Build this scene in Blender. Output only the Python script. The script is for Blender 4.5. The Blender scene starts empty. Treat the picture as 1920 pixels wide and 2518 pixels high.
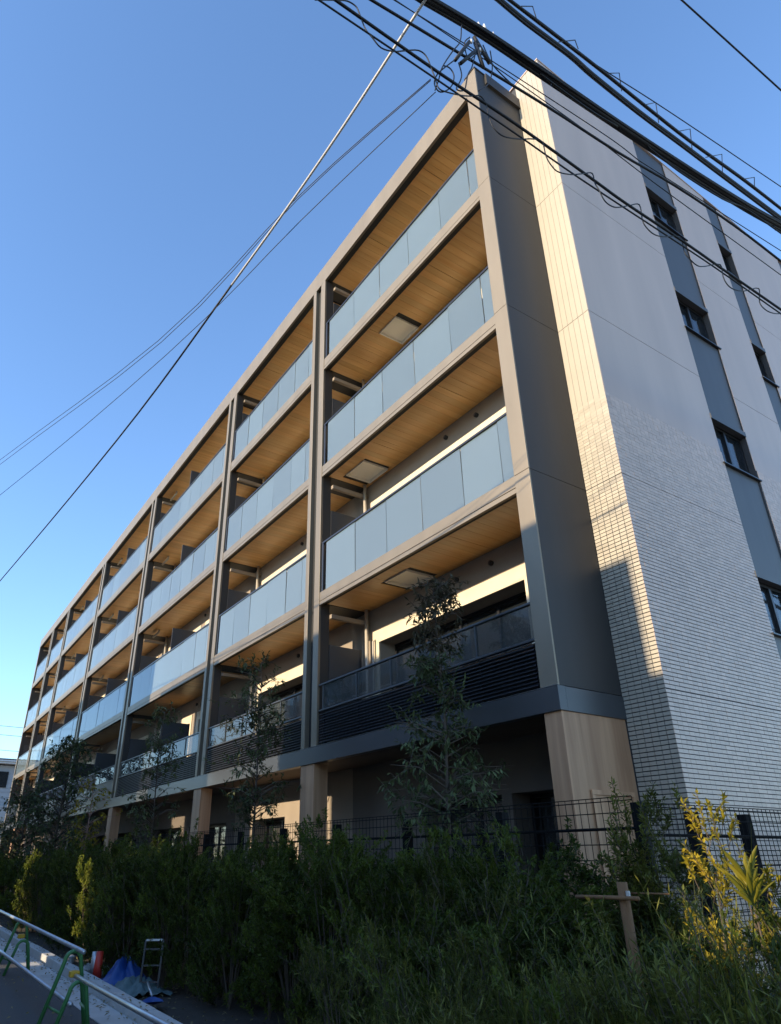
import bpy, math, random
from mathutils import Vector, Matrix
random.seed(7)
R = math.radians
S = bpy.context.scene
COL = S.collection

# ------------------------------------------------------------------ camera
yaw, pitch, roll = 0.9957, 0.443, -0.0035
fw = Vector((-math.sin(yaw) * math.cos(pitch), math.cos(yaw) * math.cos(pitch), math.sin(pitch)))
rt = Vector((math.cos(yaw), math.sin(yaw), 0)); up = rt.cross(fw)
rr = rt * math.cos(roll) + up * math.sin(roll); uu = -rt * math.sin(roll) + up * math.cos(roll)
cd = bpy.data.cameras.new('camera'); cam = bpy.data.objects.new('camera', cd); COL.objects.link(cam)
cd.sensor_fit = 'HORIZONTAL'; cd.sensor_width = 36; cd.lens = 1636.36 / 1920 * 36
cd.shift_x = (960 - 867.09) / 1920; cd.shift_y = (1330.28 - 1259) / 1920
cd.clip_start = 0.05; cd.clip_end = 2000
cam.matrix_world = Matrix(((rr.x, uu.x, -fw.x, 5.1701), (rr.y, uu.y, -fw.y, -6.1862), (rr.z, uu.z, -fw.z, 1.6464), (0, 0, 0, 1)))
S.camera = cam

# ------------------------------------------------------------------ sky, sun, exposure
SUN_EL = 19.0
wd = bpy.data.worlds.new('World'); S.world = wd; wd.use_nodes = True
wn = wd.node_tree.nodes; bg = wn['Background']
sky = wn.new('ShaderNodeTexSky'); sky.sky_type = 'NISHITA'; sky.sun_disc = False
sky.sun_elevation = R(SUN_EL); sky.sun_rotation = R(180)
sky.altitude = 0; sky.air_density = 1.0; sky.dust_density = 0.2; sky.ozone_density = 4.3
wd.node_tree.links.new(sky.outputs[0], bg.inputs[0]); bg.inputs[1].default_value = 0.106
sl = bpy.data.lights.new('sun', 'SUN'); sl.energy = 2.0; sl.angle = R(0.5); sl.color = (1.0, 0.82, 0.57)
so = bpy.data.objects.new('sun', sl); COL.objects.link(so); so.rotation_euler = (R(90 - SUN_EL), 0, 0); so.location = (0, -40, 30)
S.view_settings.view_transform = 'Standard'; S.view_settings.look = 'None'
S.view_settings.exposure = 1.95; S.view_settings.gamma = 1.0; S.view_settings.use_curve_mapping = False
S.render.engine = 'CYCLES'
S.cycles.max_bounces = 6; S.cycles.diffuse_bounces = 4; S.cycles.glossy_bounces = 3; S.cycles.transparent_max_bounces = 12

# ------------------------------------------------------------------ materials
M = {}
def mat(name, col, rough=0.6, metal=0.0, spec=0.5, var=0.0, vscale=3.0, bump=0.0, bscale=60.0, island=0.0, stretch=None, objvar=0.0, hue=None):
    m = bpy.data.materials.new(name); m.use_nodes = True; nt = m.node_tree; n = nt.nodes; l = nt.links
    b = n['Principled BSDF']
    b.inputs['Roughness'].default_value = rough; b.inputs['Metallic'].default_value = metal
    b.inputs['Specular IOR Level'].default_value = spec
    b.inputs['Base Color'].default_value = (*col, 1)
    src = None
    tc = n.new('ShaderNodeTexCoord'); mp = n.new('ShaderNodeMapping'); l.new(tc.outputs['Object'], mp.inputs[0])
    if stretch: mp.inputs['Scale'].default_value = stretch
    if var or island or objvar:
        c2 = hue if hue else tuple(min(1, c * 1.25) for c in col)
        mix = n.new('ShaderNodeMix'); mix.data_type = 'RGBA'
        lo = tuple(c * (1 - max(var, island, objvar)) for c in col)
        mix.inputs[6].default_value = (*lo, 1); mix.inputs[7].default_value = (*c2, 1)
        fac = None
        if var:
            no = n.new('ShaderNodeTexNoise'); no.inputs['Scale'].default_value = vscale; no.inputs['Detail'].default_value = 6
            l.new(mp.outputs[0], no.inputs[0]); fac = no.outputs[0]
        if island:
            g = n.new('ShaderNodeNewGeometry')
            if fac is None: fac = g.outputs['Random Per Island']
            else:
                a = n.new('ShaderNodeMath'); a.operation = 'MULTIPLY_ADD'; a.inputs[1].default_value = 0.55
                l.new(g.outputs['Random Per Island'], a.inputs[0])
                h = n.new('ShaderNodeMath'); h.operation = 'MULTIPLY'; h.inputs[1].default_value = 0.5; l.new(fac, h.inputs[0])
                l.new(h.outputs[0], a.inputs[2]); fac = a.outputs[0]
        if objvar:
            oi = n.new('ShaderNodeObjectInfo')
            if fac is None: fac = oi.outputs['Random']
            else:
                a = n.new('ShaderNodeMath'); a.operation = 'MULTIPLY_ADD'; a.inputs[1].default_value = 0.4
                l.new(oi.outputs['Random'], a.inputs[0])
                h = n.new('ShaderNodeMath'); h.operation = 'MULTIPLY'; h.inputs[1].default_value = 0.65; l.new(fac, h.inputs[0])
                l.new(h.outputs[0], a.inputs[2]); fac = a.outputs[0]
        l.new(fac, mix.inputs[0]); l.new(mix.outputs[2], b.inputs['Base Color'])
    if bump:
        nb = n.new('ShaderNodeTexNoise'); nb.inputs['Scale'].default_value = bscale; nb.inputs['Detail'].default_value = 4
        l.new(mp.outputs[0], nb.inputs[0])
        bp = n.new('ShaderNodeBump'); bp.inputs['Strength'].default_value = bump; bp.inputs['Distance'].default_value = 0.01
        l.new(nb.outputs[0], bp.inputs['Height']); l.new(bp.outputs[0], b.inputs['Normal'])
    M[name] = m
    return m
mat('frame_metal', (0.235, 0.195, 0.143), 0.48, 0.55, 0.4, var=0.16, vscale=1.6, bump=0.05, bscale=7, stretch=(1.5, 1.5, .35))
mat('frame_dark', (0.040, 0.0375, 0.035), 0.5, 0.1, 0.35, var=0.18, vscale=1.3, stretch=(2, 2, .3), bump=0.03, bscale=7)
mat('ledge_metal', (0.062, 0.064, 0.067), 0.35, 0.3, 0.5, var=0.12, vscale=1.1)
mat('soffit_dark', (0.16, 0.11, 0.07), 0.7, var=0.2)
mat('black_gap', (0.02, 0.02, 0.02), 0.7)
mat('louver_metal', (0.035, 0.037, 0.045), 0.35, 0.4, 0.5, objvar=0.2)
mat('alu_dark', (0.03, 0.03, 0.033), 0.35, 0.5)
mat('alu_rail', (0.07, 0.07, 0.075), 0.3, 0.7)
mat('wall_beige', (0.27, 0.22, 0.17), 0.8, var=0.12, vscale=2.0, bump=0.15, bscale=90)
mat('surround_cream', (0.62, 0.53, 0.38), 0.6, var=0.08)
mat('wall_shaded', (0.13, 0.105, 0.085), 0.8, var=0.15, vscale=2.0, bump=0.15, bscale=90)  # ground-floor shade put into the wall colour; the sunlit bay stays beige
mat('tile_return', (0.36, 0.32, 0.255), 0.45, var=0.14, vscale=2.5, island=0.14, bump=0.05, bscale=40)
mat('tile_wall', (0.52, 0.39, 0.31), 0.45, 0, 0.5, var=0.12, vscale=0.9, island=0.07, stretch=(2, 2, .6), bump=0.08, bscale=30)
mat('tile_joint', (0.045, 0.045, 0.048), 0.9)
mat('panel_side', (0.48, 0.365, 0.295), 0.45, var=0.12, vscale=0.9, stretch=(2, 2, .25), bump=0.03, bscale=40)
mat('band_dark', (0.062, 0.06, 0.06), 0.5, var=0.2, vscale=1.5, stretch=(3, 3, .3))
mat('concrete', (0.42, 0.42, 0.41), 0.85, var=0.2, vscale=5, bump=0.2, bscale=80, objvar=0.12)
mat('balcony_floor', (0.75, 0.68, 0.58), 0.7, var=0.1)
mat('bounce_ground', (0.30, 0.26, 0.21), 0.9, var=0.25, vscale=0.3)  # made pale so unseen sunlit ground bounces warm light onto facade and soffits
mat('asphalt', (0.06, 0.06, 0.062), 0.85, var=0.3, vscale=1.2, bump=0.5, bscale=220)
mat('soil', (0.05, 0.038, 0.028), 0.95, var=0.5, vscale=4, bump=0.8, bscale=25)
mat('partition', (0.045, 0.044, 0.045), 0.6, var=0.1, vscale=2)
mat('pipe_white', (0.45, 0.40, 0.33), 0.45)
mat('hatch_steel', (0.85, 0.80, 0.70), 0.4, 0.1)
mat('interior', (0.10, 0.09, 0.08), 0.9)
mat('curtain', (0.68, 0.66, 0.62), 0.9, var=0.18, vscale=2.5, stretch=(14, 1, 0.3))
mat('cable_black', (0.006, 0.006, 0.007), 0.6, bump=0.3, bscale=40)
mat('cable_white', (0.50, 0.48, 0.45), 0.4)
mat('porcelain', (0.75, 0.75, 0.73), 0.25)
mat('galv', (0.45, 0.46, 0.48), 0.35, 0.7, var=0.2, vscale=8)
mat('green_paint', (0.055, 0.19, 0.06), 0.45, var=0.25, vscale=9, bump=0.05)
mat('red_plastic', (0.50, 0.035, 0.02), 0.45, var=0.15)
mat('yellow_paint', (0.55, 0.32, 0.02), 0.5)
mat('tarp_blue', (0.012, 0.06, 0.24), 0.5, var=0.25, vscale=5, bump=0.4, bscale=18)
mat('tarp_grey', (0.10, 0.15, 0.15), 0.7, var=0.35, vscale=9, bump=0.5, bscale=30)
mat('fence_black', (0.008, 0.008, 0.008), 0.75, 0.0, 0.15)
mat('stake_wood', (0.24, 0.12, 0.052), 0.85, var=0.35, vscale=5, stretch=(6, 6, 1), bump=0.4, bscale=30)
mat('bark', (0.10, 0.075, 0.055), 0.9, var=0.4, vscale=12, stretch=(1, 1, 0.25), bump=0.5, bscale=40)
mat('bark_pink', (0.30, 0.19, 0.15), 0.85, var=0.3, vscale=12)
mat('siding', (0.30, 0.31, 0.325), 0.7, var=0.1, objvar=0.08)
mat('plaster_a', (0.40, 0.37, 0.33), 0.85, var=0.1)
mat('plaster_b', (0.24, 0.23, 0.22), 0.85, var=0.1)
mat('plaster_c', (0.55, 0.53, 0.50), 0.85, var=0.1)
mat('roof_tile', (0.07, 0.07, 0.075), 0.7, var=0.2)
mat('roof_bounce', (0.55, 0.50, 0.43), 0.7, var=0.1)  # light tone given to unseen roofs to bounce sun up to the soffits
mat('white_trim', (0.60, 0.60, 0.60), 0.5)

def wood(name, c1, c2, axis, rough=0.5, tone=0.22):
    m = bpy.data.materials.new(name); m.use_nodes = True; nt = m.node_tree; n = nt.nodes; l = nt.links
    b = n['Principled BSDF']; b.inputs['Roughness'].default_value = rough
    tc = n.new('ShaderNodeTexCoord'); mp = n.new('ShaderNodeMapping'); l.new(tc.outputs['Object'], mp.inputs[0])
    mp.inputs['Scale'].default_value = axis
    gi = n.new('ShaderNodeNewGeometry')
    oi = n.new('ShaderNodeObjectInfo')
    ad = n.new('ShaderNodeVectorMath'); ad.operation = 'ADD'; l.new(mp.outputs[0], ad.inputs[0])
    cb = n.new('ShaderNodeCombineXYZ'); mu = n.new('ShaderNodeMath'); mu.operation = 'MULTIPLY'; mu.inputs[1].default_value = 40
    l.new(oi.outputs['Random'], mu.inputs[0]); l.new(mu.outputs[0], cb.inputs[2]); l.new(cb.outputs[0], ad.inputs[1])
    no = n.new('ShaderNodeTexNoise'); no.inputs['Scale'].default_value = 1.0; no.inputs['Detail'].default_value = 8; no.inputs['Roughness'].default_value = 0.6
    no.inputs['Distortion'].default_value = 0.4
    l.new(ad.outputs[0], no.inputs[0])
    rp = n.new('ShaderNodeValToRGB'); rp.color_ramp.elements[0].position = 0.28; rp.color_ramp.elements[0].color = (*c1, 1)
    rp.color_ramp.elements[1].position = 0.72; rp.color_ramp.elements[1].color = (*c2, 1)
    l.new(no.outputs[0], rp.inputs[0])
    n2 = n.new('ShaderNodeTexNoise'); n2.inputs['Scale'].default_value = 0.9; l.new(tc.outputs['Object'], n2.inputs[0])
    mx = n.new('ShaderNodeMix'); mx.data_type = 'RGBA'; mx.blend_type = 'MULTIPLY'; mx.inputs[0].default_value = 0.15
    l.new(rp.outputs[0], mx.inputs[6]); l.new(n2.outputs[0], mx.inputs[7])
    sm = n.new('ShaderNodeMath'); sm.operation = 'ADD'; l.new(oi.outputs['Random'], sm.inputs[0]); l.new(gi.outputs['Random Per Island'], sm.inputs[1])
    fr = n.new('ShaderNodeMath'); fr.operation = 'FRACT'; l.new(sm.outputs[0], fr.inputs[0])
    mr = n.new('ShaderNodeMapRange'); mr.inputs[3].default_value = 1 - tone; mr.inputs[4].default_value = 1.0; l.new(fr.outputs[0], mr.inputs[0])
    vm = n.new('ShaderNodeVectorMath'); vm.operation = 'SCALE'; l.new(mx.outputs[2], vm.inputs[0]); l.new(mr.outputs[0], vm.inputs['Scale'])
    l.new(vm.outputs[0], b.inputs['Base Color'])
    bp = n.new('ShaderNodeBump'); bp.inputs['Strength'].default_value = 0.08; bp.inputs['Distance'].default_value = 0.01
    l.new(no.outputs[0], bp.inputs['Height']); l.new(bp.outputs[0], b.inputs['Normal'])
    M[name] = m
wood('soffit_wood', (0.78, 0.38, 0.11), (0.92, 0.56, 0.21), (9, 0.5, 1), 0.35, .16)
wood('pillar_wood', (0.40, 0.205, 0.105), (0.68, 0.395, 0.215), (7, 7, 0.35), 0.55)

def glass(name, col, alpha, rough=0.02, spec=0.9, trans=0.0):
    m = bpy.data.materials.new(name); m.use_nodes = True; nt = m.node_tree; n = nt.nodes; l = nt.links
    b = n['Principled BSDF']; b.inputs['Base Color'].default_value = (*col, 1); b.inputs['Roughness'].default_value = rough
    b.inputs['IOR'].default_value = 1.6; b.inputs['Specular IOR Level'].default_value = spec; b.inputs['Alpha'].default_value = alpha
    tc = n.new('ShaderNodeTexCoord'); no = n.new('ShaderNodeTexNoise'); no.inputs['Scale'].default_value = 0.7
    l.new(tc.outputs['Object'], no.inputs[0])
    bp = n.new('ShaderNodeBump'); bp.inputs['Strength'].default_value = 0.05; bp.inputs['Distance'].default_value = 0.02
    l.new(no.outputs[0], bp.inputs['Height']); l.new(bp.outputs[0], b.inputs['Normal'])
    if trans:                                   # milky laminated glass: diffusing body under a clear reflecting face
        t = n.new('ShaderNodeBsdfTranslucent'); t.inputs[0].default_value = (0.80, 0.83, 0.84, 1)
        d = n.new('ShaderNodeBsdfDiffuse'); oi = n.new('ShaderNodeObjectInfo'); cr = n.new('ShaderNodeMix'); cr.data_type = 'RGBA'
        cr.inputs[6].default_value = (*[c * .82 for c in col], 1); cr.inputs[7].default_value = (*[min(1, c * 1.15) for c in col], 1)
        l.new(oi.outputs['Random'], cr.inputs[0]); l.new(cr.outputs[2], d.inputs[0])
        ms = n.new('ShaderNodeMixShader'); ms.inputs[0].default_value = trans
        l.new(d.outputs[0], ms.inputs[1]); l.new(t.outputs[0], ms.inputs[2])
        tp = n.new('ShaderNodeBsdfTransparent'); tp.inputs[0].default_value = (0.70, 0.80, 0.82, 1)
        m0 = n.new('ShaderNodeMixShader'); m0.inputs[0].default_value = 0.30; l.new(ms.outputs[0], m0.inputs[1]); l.new(tp.outputs[0], m0.inputs[2]); ms = m0
        gl = n.new('ShaderNodeBsdfGlossy'); gl.inputs['Roughness'].default_value = rough; l.new(bp.outputs[0], gl.inputs['Normal'])
        fr = n.new('ShaderNodeFresnel'); fr.inputs[0].default_value = 2.1
        m2 = n.new('ShaderNodeMixShader'); l.new(fr.outputs[0], m2.inputs[0]); l.new(ms.outputs[0], m2.inputs[1]); l.new(gl.outputs[0], m2.inputs[2])
        l.new(m2.outputs[0], n['Material Output'].inputs[0])
    M[name] = m
glass('rail_glass', (0.34, 0.48, 0.55), 1.0, trans=0.70)
glass('low_glass', (0.05, 0.06, 0.06), 0.55)
glass('window_glass', (0.02, 0.025, 0.03), 0.55, spec=1.0)

def leafmat(name, col, col2, trans=0.35, rough=0.5):
    m = bpy.data.materials.new(name); m.use_nodes = True; nt = m.node_tree; n = nt.nodes; l = nt.links
    b = n['Principled BSDF']; b.inputs['Roughness'].default_value = rough; b.inputs['Specular IOR Level'].default_value = 0.25
    g = n.new('ShaderNodeNewGeometry'); oi = n.new('ShaderNodeObjectInfo')
    at = n.new('ShaderNodeAttribute'); at.attribute_name = 'tint'
    a0 = n.new('ShaderNodeMath'); a0.operation = 'MULTIPLY_ADD'; a0.inputs[1].default_value = 0.62; l.new(at.outputs['Fac'], a0.inputs[0])
    h = n.new('ShaderNodeMath'); h.operation = 'MULTIPLY'; h.inputs[1].default_value = 0.22
    l.new(oi.outputs['Random'], h.inputs[0]); l.new(h.outputs[0], a0.inputs[2])
    a = n.new('ShaderNodeMath'); a.operation = 'MULTIPLY_ADD'; a.inputs[1].default_value = 0.25
    l.new(g.outputs['Random Per Island'], a.inputs[0]); l.new(a0.outputs[0], a.inputs[2])
    mx = n.new('ShaderNodeMix'); mx.data_type = 'RGBA'; mx.inputs[6].default_value = (*col, 1); mx.inputs[7].default_value = (*col2, 1)
    l.new(a.outputs[0], mx.inputs[0]); l.new(mx.outputs[2], b.inputs['Base Color'])
    t = n.new('ShaderNodeBsdfTranslucent'); l.new(mx.outputs[2], t.inputs[0])
    ms = n.new('ShaderNodeMixShader'); ms.inputs[0].default_value = trans
    l.new(b.outputs[0], ms.inputs[1]); l.new(t.outputs[0], ms.inputs[2]); l.new(ms.outputs[0], n['Material Output'].inputs[0])
    M[name] = m
leafmat('leaf_hedge', (0.011, 0.022, 0.003), (0.145, 0.185, 0.026))
leafmat('leaf_tree', (0.018, 0.030, 0.010), (0.15, 0.185, 0.075), 0.25, 0.5)
leafmat('leaf_dry', (0.04, 0.038, 0.02), (0.13, 0.105, 0.06), 0.25, .7)
leafmat('leaf_yellow', (0.07, 0.09, 0.008), (0.50, 0.37, 0.035), 0.3)
leafmat('leaf_grass', (0.016, 0.027, 0.004), (0.20, 0.205, 0.04), 0.3)
leafmat('leaf_sunlit', (0.10, 0.15, 0.012), (0.30, 0.31, 0.045), 0.3)  # sunlight on the hedge put into a brighter leaf colour
leafmat('leaf_straw', (0.16, 0.13, 0.06), (0.30, 0.25, 0.12), 0.3)

# ------------------------------------------------------------------ helpers
class MB:
    def __init__(s): s.v = []; s.f = []; s.mi = []; s.tint = []; s.cur = 0.5
    def box(s, x0, x1, y0, y1, z0, z1, m=0):
        if x0 > x1: x0, x1 = x1, x0
        if y0 > y1: y0, y1 = y1, y0
        if z0 > z1: z0, z1 = z1, z0
        k = len(s.v)
        s.v += [(x0, y0, z0), (x1, y0, z0), (x1, y1, z0), (x0, y1, z0), (x0, y0, z1), (x1, y0, z1), (x1, y1, z1), (x0, y1, z1)]
        s.f += [(k, k + 3, k + 2, k + 1), (k + 4, k + 5, k + 6, k + 7), (k, k + 1, k + 5, k + 4), (k + 1, k + 2, k + 6, k + 5), (k + 2, k + 3, k + 7, k + 6), (k + 3, k, k + 4, k + 7)]
        s.mi += [m] * 6; return s
    def tube(s, pts, r, n=6, r1=None, cap=True, m=0):
        pts = [Vector(p) for p in pts]; k0 = len(s.v); N = len(pts)
        prev = None
        for i, p in enumerate(pts):
            d = (pts[min(i + 1, N - 1)] - pts[max(i - 1, 0)])
            d = d.normalized() if d.length > 1e-9 else Vector((0, 0, 1))
            if prev is None:
                a = d.cross(Vector((0, 0, 1)))
                if a.length < 0.05: a = d.cross(Vector((1, 0, 0)))
                a.normalize()
            else:
                a = prev - d * prev.dot(d)
                if a.length < 1e-6: a = d.orthogonal()
                a.normalize()
            prev = a; b = d.cross(a)
            q = r if r1 is None else r + (r1 - r) * i / max(1, N - 1)
            for j in range(n):
                t = 2 * math.pi * j / n
                s.v.append(tuple(p + a * (q * math.cos(t)) + b * (q * math.sin(t))))
        for i in range(N - 1):
            for j in range(n):
                A = k0 + i * n + j; B = k0 + i * n + (j + 1) % n
                s.f.append((A, B, B + n, A + n)); s.mi.append(m)
        if cap:
            s.f.append(tuple(k0 + j for j in reversed(range(n)))); s.mi.append(m)
            s.f.append(tuple(k0 + (N - 1) * n + j for j in range(n))); s.mi.append(m)
        return s
    def quad(s, a, b, c, d, m=0):
        k = len(s.v); s.v += [tuple(a), tuple(b), tuple(c), tuple(d)]; s.f.append((k, k + 1, k + 2, k + 3)); s.mi.append(m); return s
    def mesh(s, name, mats, smooth=False):
        me = bpy.data.meshes.new(name); me.from_pydata(s.v, [], s.f)
        for q in (mats if isinstance(mats, (list, tuple)) else [mats]): me.materials.append(M[q])
        if max(s.mi, default=0) > 0: me.polygons.foreach_set('material_index', s.mi)
        if smooth: me.polygons.foreach_set('use_smooth', [True] * len(me.polygons))
        if s.tint and len(s.tint) == len(s.f):
            at = me.attributes.new('tint', 'FLOAT', 'FACE'); at.data.foreach_set('value', s.tint)
        me.update(); return me
    def build(s, name, mats, parent=None, smooth=False, bevel=0.0):
        return link(name, s.mesh(name, mats, smooth), parent, bevel)
def link(name, me, parent=None, bevel=0.0, loc=None):
    o = bpy.data.objects.new(name, me); COL.objects.link(o)
    if parent: o.parent = parent
    if loc: o.location = loc
    if bevel:
        b = o.modifiers.new('bevel', 'BEVEL'); b.width = bevel; b.segments = 2; b.limit_method = 'ANGLE'
    return o
def tag(o, label, cat, group=None):
    o['label'] = label; o['category'] = cat
    if group: o['group'] = group
    return o
def struct(o): o['kind'] = 'structure'; return o
def empty(name, label, cat, loc=(0, 0, 0), group=None):
    o = bpy.data.objects.new(name, None); COL.objects.link(o); o.location = loc; o.empty_display_size = 0.2
    return tag(o, label, cat, group)
def part(name, parent): 
    o = bpy.data.objects.new(name, None); COL.objects.link(o); o.parent = parent; o.empty_display_size = 0.1; return o
def box(name, m, parent, *b, bevel=0.0): return MB().box(*b).build(name, m, parent, bevel=bevel)
_cache = {}
def cbox(name, m, parent, x0, x1, y0, y1, z0, z1, bevel=0.0):
    """box whose mesh data is shared between pieces of one size"""
    d = (round(x1 - x0, 4), round(y1 - y0, 4), round(z1 - z0, 4)); key = (m, d)
    if key not in _cache: _cache[key] = MB().box(0, d[0], 0, d[1], 0, d[2]).mesh(name, m)
    return link(name, _cache[key], parent, bevel, (x0, y0, z0))

# ------------------------------------------------------------------ ground, road
struct(box('ground', 'bounce_ground', None, -300, 200, -200, 300, -0.5, -0.03))
struct(box('planting_bed', 'soil', None, -80, 4.4, -3.185, -0.05, -0.3, -0.012))
struct(box('road', 'asphalt', None, -200, 120, -9.2, -3.72, -0.3, 0.0))
struct(box('side_road', 'asphalt', None, 4.6, 9.5, -3.715, 80, -0.3, -0.004))
gut = bpy.data.objects.new('gutter', None); COL.objects.link(gut); struct(gut)
x = 4.3
while x > -40:
    cbox('gutter_block', 'concrete', gut, x - 0.594, x, -3.715, -3.36, -0.2, 0.006 + random.uniform(-.003, .003), bevel=0.008)
    x -= 0.6
kerb = bpy.data.objects.new('kerb', None); COL.objects.link(kerb); struct(kerb)
x = 4.3
while x > -40:
    cbox('kerb_block', 'concrete', kerb, x - 0.595, x, -3.357, -3.19, -0.2, 0.13 + random.uniform(-.004, .004), bevel=0.012)
    x -= 0.6

# ------------------------------------------------------------------ apartment building
B = empty('apartment_building', 'five-storey apartment building with beige frames, glass balconies and pale tiled side wall', 'building')
FL = [3.44, 6.39, 9.34, 12.29]                     # joints / floors 2F..5F
BB = {1: (6.135, 6.402), 2: (9.0755, 9.340), 3: (12.004, 12.312)}   # beam bottom, top
ROOFB, ROOFT = 14.863, 15.41
YW = 1.16                                          # balcony back wall
CR = [-5.61, -11.06, -18.96, -26.80, -34.90, -39.50]
CW = 0.58
XEND = -44.3
bays = []
r = -0.27
for c in CR: bays.append((c, r)); r = c - CW
bays.append((XEND, r))
# --- columns
def column(xr):
    c = part('column', B)
    box('fin', 'frame_metal', c, xr - CW, xr - CW + 0.135, 0.0, 0.235, 3.447, ROOFB - .002, bevel=0.004)
    box('fin', 'frame_metal', c, xr - 0.20, xr, 0.0, 0.05, 3.447, ROOFB - .002, bevel=0.004)
    box('recess', 'black_gap', c, xr - CW + 0.137, xr - 0.202, 0.10, 0.20, 3.447, ROOFB - .002)
    box('side_panel', 'frame_dark', c, xr - 0.20, xr - .004, 0.052, 0.245, 3.447, ROOFB - .002)
for c in CR: column(c)
# --- corner fin
fn = part('corner_fin', B)
zs = [3.447] + FL[1:] + [ROOFT - 0.0]
for a, b in zip(zs[:-1], zs[1:]):
    MB().box(-0.27, -0.0, 0.0, 0.03, a + .003, b - .003).build('front_panel', 'frame_metal', fn, bevel=0.003)
    MB().box(-0.265, -0.002, 0.032, YW - .002, a + .003, b - .003).build('side_panel', 'frame_dark', fn, bevel=0.003)
box('joint_backing', 'black_gap', fn, -0.26, -0.012, 0.012, YW - .01, 3.45, ROOFT - .01)
box('cap', 'frame_dark', fn, -0.28, 0.012, -0.012, YW - 0.004, ROOFT, ROOFT + 0.03)
box('gutter_return', 'frame_dark', fn, 0.0, 0.05, 0.25, YW - 0.004, ROOFT - 0.30, ROOFT - 0.002)
ef = part('end_fin', B)
box('front_panel', 'frame_metal', ef, XEND - 0.27, XEND, 0, 0.03, 0.0, ROOFT)
box('side_panel', 'frame_dark', ef, XEND - 0.265, XEND - .003, 0.032, 1.5, 0.0, ROOFT)
# --- roof
box('roof_fascia', 'frame_metal', B, XEND, -0.272, 0.0, 0.06, ROOFB + 0.0, ROOFT, bevel=0.004)
box('roof_drip', 'black_gap', B, XEND, -0.272, 0.062, 0.20, ROOFB + 0.03, ROOFB + 0.25)
box('roof_slab', 'frame_dark', B, XEND, -0.272, 0.202, 14.0, ROOFB + 0.1, ROOFT - 0.02)
# --- building core
box('core', 'interior', B, XEND + 0.02, -0.32, 1.95, 13.9, 0.0, ROOFB + 0.08)

def window(xl, xr, z0, z1, floor, npan, lite=False):
    w = part('window', B)
    y = YW + 0.36
    m = MB()
    m.box(xl, xr, y, y + 0.10, z1 - 0.05, z1); m.box(xl, xr, y, y + 0.10, z0, z0 + 0.05)
    m.box(xl, xl + 0.05, y, y + 0.10, z0 + .05, z1 - .05); m.box(xr - 0.05, xr, y, y + 0.10, z0 + .05, z1 - .05)
    wdt = (xr - xl - 0.1) / npan
    for i in range(1, npan):
        m.box(xl + .05 + i * wdt - .03, xl + .05 + i * wdt + .03, y + .01, y + 0.09, z0 + .05, z1 - .05)
    m.build('frame', 'alu_dark', w)
    for i in range(npan):
        cbox('pane', 'window_glass', w, xl + .05 + i * wdt + .032, xl + .05 + (i + 1) * wdt - .032, y + .04, y + .052, z0 + .052, z1 - .052)
        if random.random() < (0.85 if lite else 0.55):
            ww = wdt * random.uniform(0.5, 1.0)
            cbox('curtain', 'curtain', w, xl + .06 + i * wdt, xl + .05 + i * wdt + ww, y + .16, y + .19, z0 + .06, z1 - .06)
def rear_wall(xl, xr, z0, z1, op, m_='wall_beige'):
    """wall with openings op = [(x0,x1,zb,zt)]"""
    m = MB(); xs = xl
    for (a, b, zb, zt) in sorted(op):
        m.box(xs, a, YW, YW + 0.5, z0, z1); m.box(a, b, YW, YW + 0.5, zt, z1)
        if zb > z0 + .01: m.box(a, b, YW, YW + 0.5, z0, zb)
        xs = b
    m.box(xs, xr, YW, YW + 0.5, z0, z1)
    m.build('rear_wall', m_, B)
GL1 = [-0.292, -0.515, -1.335, -2.34, -3.35, -4.36, -5.44]
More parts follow.
